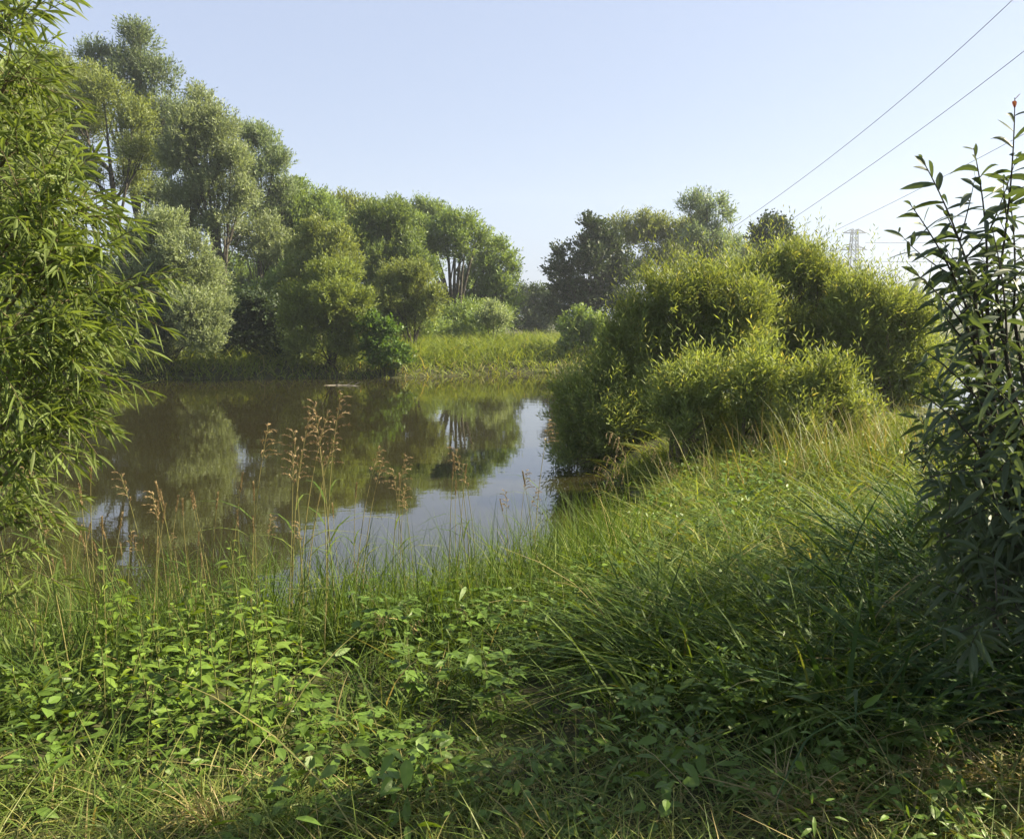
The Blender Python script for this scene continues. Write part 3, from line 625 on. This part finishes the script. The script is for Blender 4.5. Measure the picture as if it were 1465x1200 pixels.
rng = np.random.default_rng(42)
npr = Protos([nettle_proto(i) for i in range(6)])
spots = []
for px, ty, d in [(118, 868, 4.2), (150, 850, 4.3), (185, 800, 4.4), (205, 870, 4.0), (230, 890, 3.8), (262, 860, 4.2), (290, 875, 3.9), (320, 845, 4.3), (342, 790, 4.5), (358, 868, 4.1), (378, 850, 4.3), (395, 880, 3.9),
                  (140, 930, 3.6), (172, 915, 3.7), (210, 935, 3.5), (245, 930, 3.6), (280, 925, 3.5), (312, 915, 3.6), (335, 940, 3.4), (362, 925, 3.6), (392, 945, 3.5), (410, 915, 3.7), (420, 980, 3.4), (300, 985, 3.3), (345, 1000, 3.25), (380, 1010, 3.25), (255, 1000, 3.25), (205, 1000, 3.3), (90, 930, 3.8), (60, 900, 4.0), (30, 950, 3.6), (318, 880, 3.9), (350, 895, 3.8), (270, 900, 3.7)]:
    spots.append((px, ty - (26 if ty < 905 else 12), d, int(rng.integers(6))))
standing(npr, spots, lambda n, s: f"leafy nettle {'rising above' if s[1] < 830 else 'at the back of' if s[2] > 4 else 'low at the front of' if s[1] > 960 else 'within'} the sunny nettle bed, {ordinal(n)} from the left", 'nettle', 'nettles in the sunny bed', rng)
bpr = Protos([bramble_proto(i) for i in range(5)])
spots = []
for px, ty, d in [(455, 960, 3.4), (545, 1010, 3.2), (600, 1030, 3.2), (690, 880, 3.7), (720, 930, 3.5), (520, 830, 4.6), (560, 840, 4.5), (610, 830, 4.7), (655, 840, 4.6), (700, 825, 4.8), (745, 835, 4.6), (785, 850, 4.5), (800, 900, 4.0),
                  (470, 1110, 2.85), (440, 1130, 2.8), (855, 1000, 3.1), (870, 1090, 2.95), (790, 1040, 3.1), (930, 960, 3.4), (1010, 950, 3.5), (1050, 940, 3.4), (1090, 1000, 3.2), (1130, 980, 3.3), (1180, 960, 3.3), (1240, 1000, 3.1), (1285, 990, 3.15),
                  (1230, 1040, 3.0), (1300, 1050, 3.0), (1160, 1060, 2.95), (1060, 1080, 2.9), (980, 1050, 3.0), (1330, 1010, 3.1), (800, 1150, 2.7), (830, 1165, 2.68), (770, 1160, 2.7), (1390, 1150, 2.75), (1270, 1140, 2.75), (640, 900, 3.9), (580, 920, 3.8), (960, 840, 4.6), (1035, 850, 4.4), (880, 870, 4.3), (900, 820, 5.0)]:
    spots.append((px, ty, d, int(rng.integers(5))))
standing(bpr, spots, lambda n, s: f"broad leaved green herb {'lit at the bottom edge' if s[1] > 1130 else 'behind the shaded hollow' if s[2] > 3.8 else 'in the shaded foreground grass'}, {ordinal(n)} from the left", 'herb', 'broad leaved herbs among the grass', rng, .15)

# ------------------------------------------------------------------ seed-bearing grass stalks
def spikelets(mb, rng, P, D, L, W):
    n = len(P); ribbons(mb, P, D, rng.normal(size=(n, 3)), L, W, np.clip(rng.normal(.55, .22, n), 0, 1), (.5, 1, .6), fold=.3)

def stalk_proto(kind, i):
    rng = np.random.default_rng(1000 + i + 31 * len(kind))
    o = bpy.data.objects.new({'spike': 'spike_grass', 'plume': 'plume_grass', 'nod': 'nodding_grass'}[kind], None); COL.objects.link(o)
    tb, hb = MB(), MB(); lvs = []
    lx = {'spike': .06, 'plume': .10, 'nod': .30}[kind] * (1 if i % 2 else -1) + rng.normal() * .03
    top = np.array([lx, rng.normal() * .04, 1.0]); sp = bez((0, 0, 0), (0, 0, .62), top, 14)
    if kind == 'nod': sp = bez((0, 0, 0), (lx * .1, 0, .95), (lx, 0, .96), 14)
    tube(tb, sp, np.linspace(.0030, .0011, 14), 5, rng.uniform(.3, .8))
    if kind == 'spike':
        n = 110; t = rng.uniform(.87, 1.0, n); f = t * 13; k = np.minimum(f.astype(int), 12); w = (f - k)[:, None]
        P = sp[k] * (1 - w) + sp[k + 1] * w; th = rng.uniform(0, 6.28, n)
        D = nrm(np.stack([np.cos(th) * .45, np.sin(th) * .45, np.ones(n)], 1)); spikelets(hb, rng, P, D, .016, .005)
    else:
        m = 10 if kind == 'plume' else 10
        for j in range(m):
            t = (.82 if kind == 'plume' else .62) + (.99 - (.82 if kind == 'plume' else .62)) * j / (m - 1); f = t * 13; k = min(int(f), 12); p = sp[k] * (1 - f + k) + sp[k + 1] * (f - k)
            th = j * 2.4 + rng.normal() * .4; ln = (.085 if kind == 'plume' else .09) * (1.15 - (t - .7) * 2.2) * rng.uniform(.7, 1.2); ln = max(ln, .035)
            h = np.array([np.cos(th), np.sin(th), 0])
            if kind == 'plume': e = p + h * ln * .55 + np.array([np.sign(lx) * ln * .45, 0, ln * .42]); mid = p + h * ln * .2 + np.array([0, 0, ln * .5])
            else: e = p + h * ln * .3 + np.array([np.sign(lx) * ln * .3, 0, -ln * .8]); mid = p + h * ln * .3 + np.array([0, 0, .012])
            br = bez(p, mid, e, 6); tube(hb, br, .0006, 3, .5)
            n = int(14 * ln / .1) + 6; q = rng.uniform(.25, 1, n); f2 = q * 5; k2 = np.minimum(f2.astype(int), 4); w = (f2 - k2)[:, None]
            P = br[k2] * (1 - w) + br[k2 + 1] * w; T = nrm(br[k2 + 1] - br[k2]); spikelets(hb, rng, P, nrm(T + rng.normal(size=(n, 3)) * .3), .015, .0046)
    for j in range(3):
        t = rng.uniform(.15, .6); p = sp[int(t * 13)]; th = rng.uniform(0, 6.28); h = np.array([[np.cos(th), np.sin(th), 1.1]])
        lf = MB(); lvs.append((lf, 'leaf', 'grass')); ribbons(lf, p[None], nrm(h), np.array([[-np.cos(th), -np.sin(th), .3]]), rng.uniform(.2, .36), .009, rng.uniform(.3, .9), (.9, 1, .8, .5), np.array([[np.cos(th) * .4, np.sin(th) * .4, -.7]]))
    for b_, nm, mt in ((tb, 'stem', 'stem'), (hb, 'seed_head', 'seed'), *lvs):
        c = b_.build(nm, M[mt], smooth=(nm == 'stem')); c.parent = o
    return o

def stalks(kind, nv, spots, fmt, cat, group, seed):
    rng = np.random.default_rng(seed); pr = Protos([stalk_proto(kind, i) for i in range(nv)])
    spots = sorted(spots, key=lambda s: s[0])
    for n, s in enumerate(spots):
        px, ty, d, flip = s[:4]; top = at(px, ty, d); z = max(float(hgt(top[0], d)), 0.); h = top[2] - z
        i = int(rng.integers(nv // 2)) * 2 + (0 if flip < 0 else 1)
        o = pr.get(i); lx = {'spike': .06, 'plume': .10, 'nod': .30}[kind] * flip * h
        o.location = (top[0] - lx - rng.normal() * .02, d, z - .02); o.scale = (h, h, h)
        o.rotation_euler = (rng.normal() * .05, rng.normal() * .05 + (s[4] if len(s) > 4 else 0), rng.normal() * .35)
        tag(o, fmt(ordinal(n + 1), s), cat, group, 'thing')

PL = [(47, 620, 4.0, -1), (62, 730, 4.0, 1), (185, 670, 4.7, -1), (208, 700, 4.6, -1), (195, 755, 4.5, 1), (262, 765, 4.6, 1), (378, 600, 4.9, 1), (385, 615, 4.9, -1), (372, 648, 4.8, -1), (432, 572, 5.1, -1), (442, 590, 5.0, 1), (455, 585, 5.0, 1), (450, 615, 5.0, 1), (428, 625, 4.9, -1), (438, 640, 4.9, 1), (492, 562, 5.2, 1),
      (520, 640, 5.2, 1), (535, 655, 5.3, 1), (580, 648, 5.4, 1), (555, 668, 5.3, -1), (395, 735, 4.6, 1), (410, 745, 4.6, -1), (600, 690, 5.3, 1), (645, 640, 5.7, -1), (662, 660, 5.7, -1), (740, 690, 6.0, 1), (765, 672, 6.1, 1), (790, 600, 7.0, 1), (560, 700, 5.2, -1), (700, 700, 5.8, -1)]
stalks('plume', 6, PL, lambda n, s: f"{'tall' if s[1] < 620 else 'short' if s[1] > 720 else 'tan'} plume headed grass stalk {'before the brown water' if s[0] < 520 else 'before the mirrored sky'}, {n} plume from the left", 'grass stalk', 'plume headed grass stalks at the shore', 1)
SPK = [(12, 705, 4.2, -1), (80, 790, 4.3, -1), (110, 740, 4.4, 1), (154, 645, 4.6, 1), (150, 765, 4.5, -1), (162, 770, 4.5, -1), (232, 697, 4.7, -1), (237, 707, 4.7, 1), (252, 680, 4.8, -1, -.12), (287, 700, 4.7, -1, -.14), (292, 698, 4.7, -1, -.12), (300, 705, 4.7, 1, -.1), (318, 700, 4.8, 1), (333, 672, 4.9, 1, .05), (328, 730, 4.7, -1, -.08), (345, 688, 4.8, -1), (272, 750, 4.6, 1, .1), (648, 640, 5.6, -1), (663, 655, 5.6, 1), (1042, 610, 9.2, -1), (1075, 605, 9.5, 1), (1084, 600, 9.4, -1), (1180, 570, 10, 1), (1100, 620, 9.3, -1), (1215, 575, 10, 1), (1150, 590, 9.8, -1)]
rs = np.random.default_rng(8)
for q in range(26):
    px = rs.uniform(-5, 400) if q < 18 else rs.uniform(430, 800); SPK.append((px, rs.uniform(690, 790) if q < 18 else rs.uniform(650, 730), rs.uniform(4.1, 4.9) if q < 18 else rs.uniform(5.3, 6.2), rs.choice([-1, 1]), rs.normal() * .1))
stalks('spike', 6, SPK, lambda n, s: f"thin grass stalk with narrow tan spike {'before the brown water' if s[0] < 520 else 'before the mirrored trees' if s[0] < 800 else 'before the spit willows'}, {n} spike from the left", 'grass stalk', 'spike headed grass stalks', 2)
ND = [(838, 603, 7.6, -1), (850, 655, 7.2, -1), (855, 640, 7.3, -1), (920, 620, 8.0, -1), (945, 650, 8.0, -1), (905, 668, 7.6, 1), (1000, 640, 8.6, -1), (1065, 618, 9.2, -1), (960, 670, 7.9, 1), (485, 790, 4.8, -1), (560, 870, 4.2, 1), (520, 870, 4.2, -1), (600, 875, 4.1, 1), (640, 860, 4.2, -1)]
stalks('nod', 4, ND, lambda n, s: f"arching grass stalk with hanging pale seeds {'before the spit bush' if s[0] > 800 else 'in the grass'}, {n} such from the left", 'grass stalk', 'arching grass stalks', 3)

# dead bent-over tuft in the lower right, and a brown curled leaf clump
def dead_clump(name, label, px, py, d, L, spread, n, seed, up=.35):
    rng = np.random.default_rng(seed); p = at(px, py, d); z = float(hgt(p[0], p[1])); mb = MB()
    x = p[0] + rng.normal(size=n) * spread; y = p[1] + rng.normal(size=n) * spread * .6
    blades(mb, rng, x, y, rng.uniform(.6, 1.2, n) * L, rng.uniform(.004, .010, n), 1 / up, .8, np.clip(rng.normal(.75, .2, n), 0, 1), zoff=.05)
    tag(mb.build(name, M['straw']), label, 'dead grass', None, 'thing')
dead_clump('dead_grass_tuft', 'pale dead grass tuft lying in the lower right foreground', 1170, 1145, 2.75, .22, .10, 160, 5)
dead_clump('dead_grass_tuft', 'dry straw patch lit by the sun near the right corner', 1400, 1080, 2.9, .22, .16, 420, 6)
dead_clump('dead_grass_tuft', 'brown dry tuft at the bottom left of the foreground', 300, 1110, 2.75, .16, .05, 90, 7, .8)
dead_clump('dead_grass_tuft', 'brown dead tuft in shade below the sunlit spit grass', 1105, 800, 5.0, .3, .16, 240, 8)

rng = np.random.default_rng(12); mb = MB(); p = at(492, 557, 33.0)
tube(mb, bez((p[0] - .9, p[1], -.06), (p[0] - .1, p[1] + .3, .06), (p[0] + .95, p[1] - .5, -.04), 8), np.linspace(.05, .02, 8), 6)
for q in (-.3, .1, .4): tube(mb, bez((p[0] + q, p[1], .0), (p[0] + q + .15, p[1], .1), (p[0] + q + .3, p[1] - .1, .16), 5), np.linspace(.022, .008, 5), 5)
tag(mb.build('fallen_branch', noise_mat('bleached_wood', (.22, .19, .13), (.42, .37, .27), 6)), 'bleached fallen branch lying in the water before the round bush', 'branch', kind='thing')
# ------------------------------------------------------------------ pylon and power cables
PD = 330.
pp = at(1222, 345, PD); pz = float(hgt(pp[0], PD)); Pm = pix(PD)
py = empty('power_pylon', (pp[0], PD, pz), 'distant lattice power pylon rising behind the spit bushes', 'pylon')
topz = at(1222, 328, PD)[2]; a1 = at(1222, 333.5, PD)[2]; a2 = at(1222, 357.5, PD)[2]
cx0 = pp[0]; hw_top, hw_bot = 4.0 * Pm, 13 * Pm
def hw(z): return np.interp(z, [pz, a2, topz], [hw_bot, hw_top * 1.15, hw_top * .85])
for sx in (-1, 1):
    for sy in (-1, 1):
        mb = MB(); zz = np.linspace(pz, topz, 12); tube(mb, np.stack([cx0 + sx * hw(zz), PD + sy * hw(zz), zz], 1), .16, 4)
        child(mb, 'leg', M['steel'], py)
mb = MB(); zz = np.linspace(pz, topz, 15)
for i in range(14):
    for sy in (-1, 1):
        z0, z1 = zz[i], zz[i + 1]; w0, w1 = hw(z0), hw(z1)
        for s in (-1, 1):
            tube(mb, [(cx0 - s * w0, PD + sy * w0, z0), (cx0 + s * w1, PD + sy * w1, z1)], .085, 4)
            tube(mb, [(cx0 + sy * w0, PD - s * w0, z0), (cx0 + sy * w1, PD + s * w1, z1)], .085, 4)
child(mb, 'lattice_brace', M['steel'], py)
for za, half, rise in ((a1, 16.5 * Pm, 5.5 * Pm), (a2, 19 * Pm, 5.5 * Pm)):
    mb = MB()
    for s in (-1, 1):
        w = hw(za)
        for sy in (-1, 1):
            tube(mb, [(cx0 + s * w, PD + sy * w, za), (cx0 + s * half, PD, za)], .13, 4); tube(mb, [(cx0 + s * w, PD + sy * w, za + rise), (cx0 + s * half, PD, za)], .12, 4)
        for t in (.3, .6): tube(mb, [(cx0 + s * (w + (half - w) * t), PD, za), (cx0 + s * (w + (half - w) * t), PD, za + rise * (1 - t))], .08, 4)
    tube(mb, [(cx0 - hw(za), PD, za), (cx0 + hw(za), PD, za)], .12, 4)
    child(mb, 'crossarm', M['steel'], py)

def cable(label, pts, Y0, Y1, r):
    """pts in photo pixels; the cable runs straight in plan from Y0 to Y1 and sags as seen"""
    pts = np.array(pts, float); q = np.linspace(0, 1, 40); px = np.interp(q, [0, 1], [pts[0, 0], pts[-1, 0]])
    co = np.polyfit(pts[:, 0], pts[:, 1], min(2, len(pts) - 1)); yy = np.polyval(co, px)
    inv = 1 / Y0 + (1 / Y1 - 1 / Y0) * q
    mb = MB(); tube(mb, np.array([at(a, b, 1 / c) for a, b, c in zip(px, yy, inv)]), r, 5)
    tag(mb.build('power_cable', M['cable']), label, 'cable', 'power cables')
cable('upper of the two power cables sloping down to the dark tree top', [(1700, -260), (1445, 0), (1337, 100), (1235, 188), (1147, 263.6), (1065, 316), (1000, 353)], 38, 120, .022)
cable('lower of the two power cables, sloping to right of the dark tree top', [(1700, -118), (1465, 68), (1423, 100), (1310, 196), (1220, 262), (1125, 320), (1060, 356)], 40, 125, .022)
cable('faint power cable ending behind the right shrub, left of the pylon', [(1700, 60), (1465, 187), (1310, 278), (1190, 334), (1130, 358)], 60, 170, .026)
cable('level power cable running right from the upper arm of the pylon', [(1238, 346), (1280, 349), (1360, 347), (1500, 338), (1600, 330)], 325, 240, .075)
cable('level power cable running right from the lower arm of the pylon', [(1241, 373), (1280, 375.5), (1360, 375), (1500, 370), (1600, 365)], 325, 240, .075)

# ------------------------------------------------------------------ haze, sky, sun, camera
HAZE = .0005
if HAZE:
    mb = MB(); x0, x1, y0, y1, z0, z1 = -420, 420, -30, 420, -3, 60
    mb.add([(x0, y0, z0), (x1, y0, z0), (x1, y1, z0), (x0, y1, z0), (x0, y0, z1), (x1, y0, z1), (x1, y1, z1), (x0, y1, z1)],
           [[3, 2, 1, 0], [4, 5, 6, 7], [0, 1, 5, 4], [1, 2, 6, 5], [2, 3, 7, 6], [3, 0, 4, 7]], .5)
    hm, nt, out = new_mat('haze_air'); pv = nt.nodes.new('ShaderNodeVolumePrincipled')
    pv.inputs['Color'].default_value = (.80, .88, 1, 1); pv.inputs['Density'].default_value = HAZE; pv.inputs['Anisotropy'].default_value = .3
    nt.links.new(pv.outputs[0], out.inputs['Volume'])
    tag(mb.build('haze', hm), 'thin morning haze filling the air over the river', 'haze', kind='stuff')

w = bpy.data.worlds.new('World'); scene.world = w; w.use_nodes = True; nt = w.node_tree; nt.nodes.clear()
sky = nt.nodes.new('ShaderNodeTexSky'); sky.sky_type = 'NISHITA'; sky.sun_disc = False; sky.sun_elevation = SUN_EL; sky.sun_rotation = SUN_AZ
sky.air_density = 1.0; sky.dust_density = 1.6; sky.ozone_density = 1.0
bg = nt.nodes.new('ShaderNodeBackground'); bg.inputs[1].default_value = .064; wo = nt.nodes.new('ShaderNodeOutputWorld')
mx = nt.nodes.new('ShaderNodeMix'); mx.data_type = 'RGBA'; mx.inputs[0].default_value = .72; mx.inputs[7].default_value = (2.25, 2.55, 3.42, 1)
nt.links.new(sky.outputs[0], mx.inputs[6]); nt.links.new(mx.outputs[2], bg.inputs[0]); nt.links.new(bg.outputs[0], wo.inputs[0])
sl = bpy.data.lights.new('sun', 'SUN'); sl.energy = 5.0; sl.angle = R(.55); sl.color = (1, .87, .62)
so = bpy.data.objects.new('sun', sl); COL.objects.link(so)
sd = Vector((math.sin(SUN_AZ) * math.cos(SUN_EL), math.cos(SUN_AZ) * math.cos(SUN_EL), math.sin(SUN_EL)))
so.rotation_euler = sd.to_track_quat('Z', 'Y').to_euler()
cam = bpy.data.cameras.new('camera'); cam.sensor_width = 36; cam.lens = 36 * F / 1465; cam.clip_end = 8000; cam.clip_start = .05
co = bpy.data.objects.new('camera', cam); COL.objects.link(co); co.location = (0, 0, HC); co.rotation_euler = (math.pi / 2 - PITCH, 0, 0)
scene.camera = co
scene.view_settings.view_transform = 'Standard'; scene.view_settings.look = 'None'; scene.view_settings.exposure = 1.92; scene.view_settings.gamma = 1
scene.render.engine = 'CYCLES'; c = scene.cycles
c.max_bounces = 6; c.diffuse_bounces = 3; c.glossy_bounces = 3; c.transmission_bounces = 4; c.transparent_max_bounces = 6; c.volume_bounces = 1
c.use_denoising = True; c.sample_clamp_indirect = 6; c.caustics_reflective = False; c.caustics_refractive = False
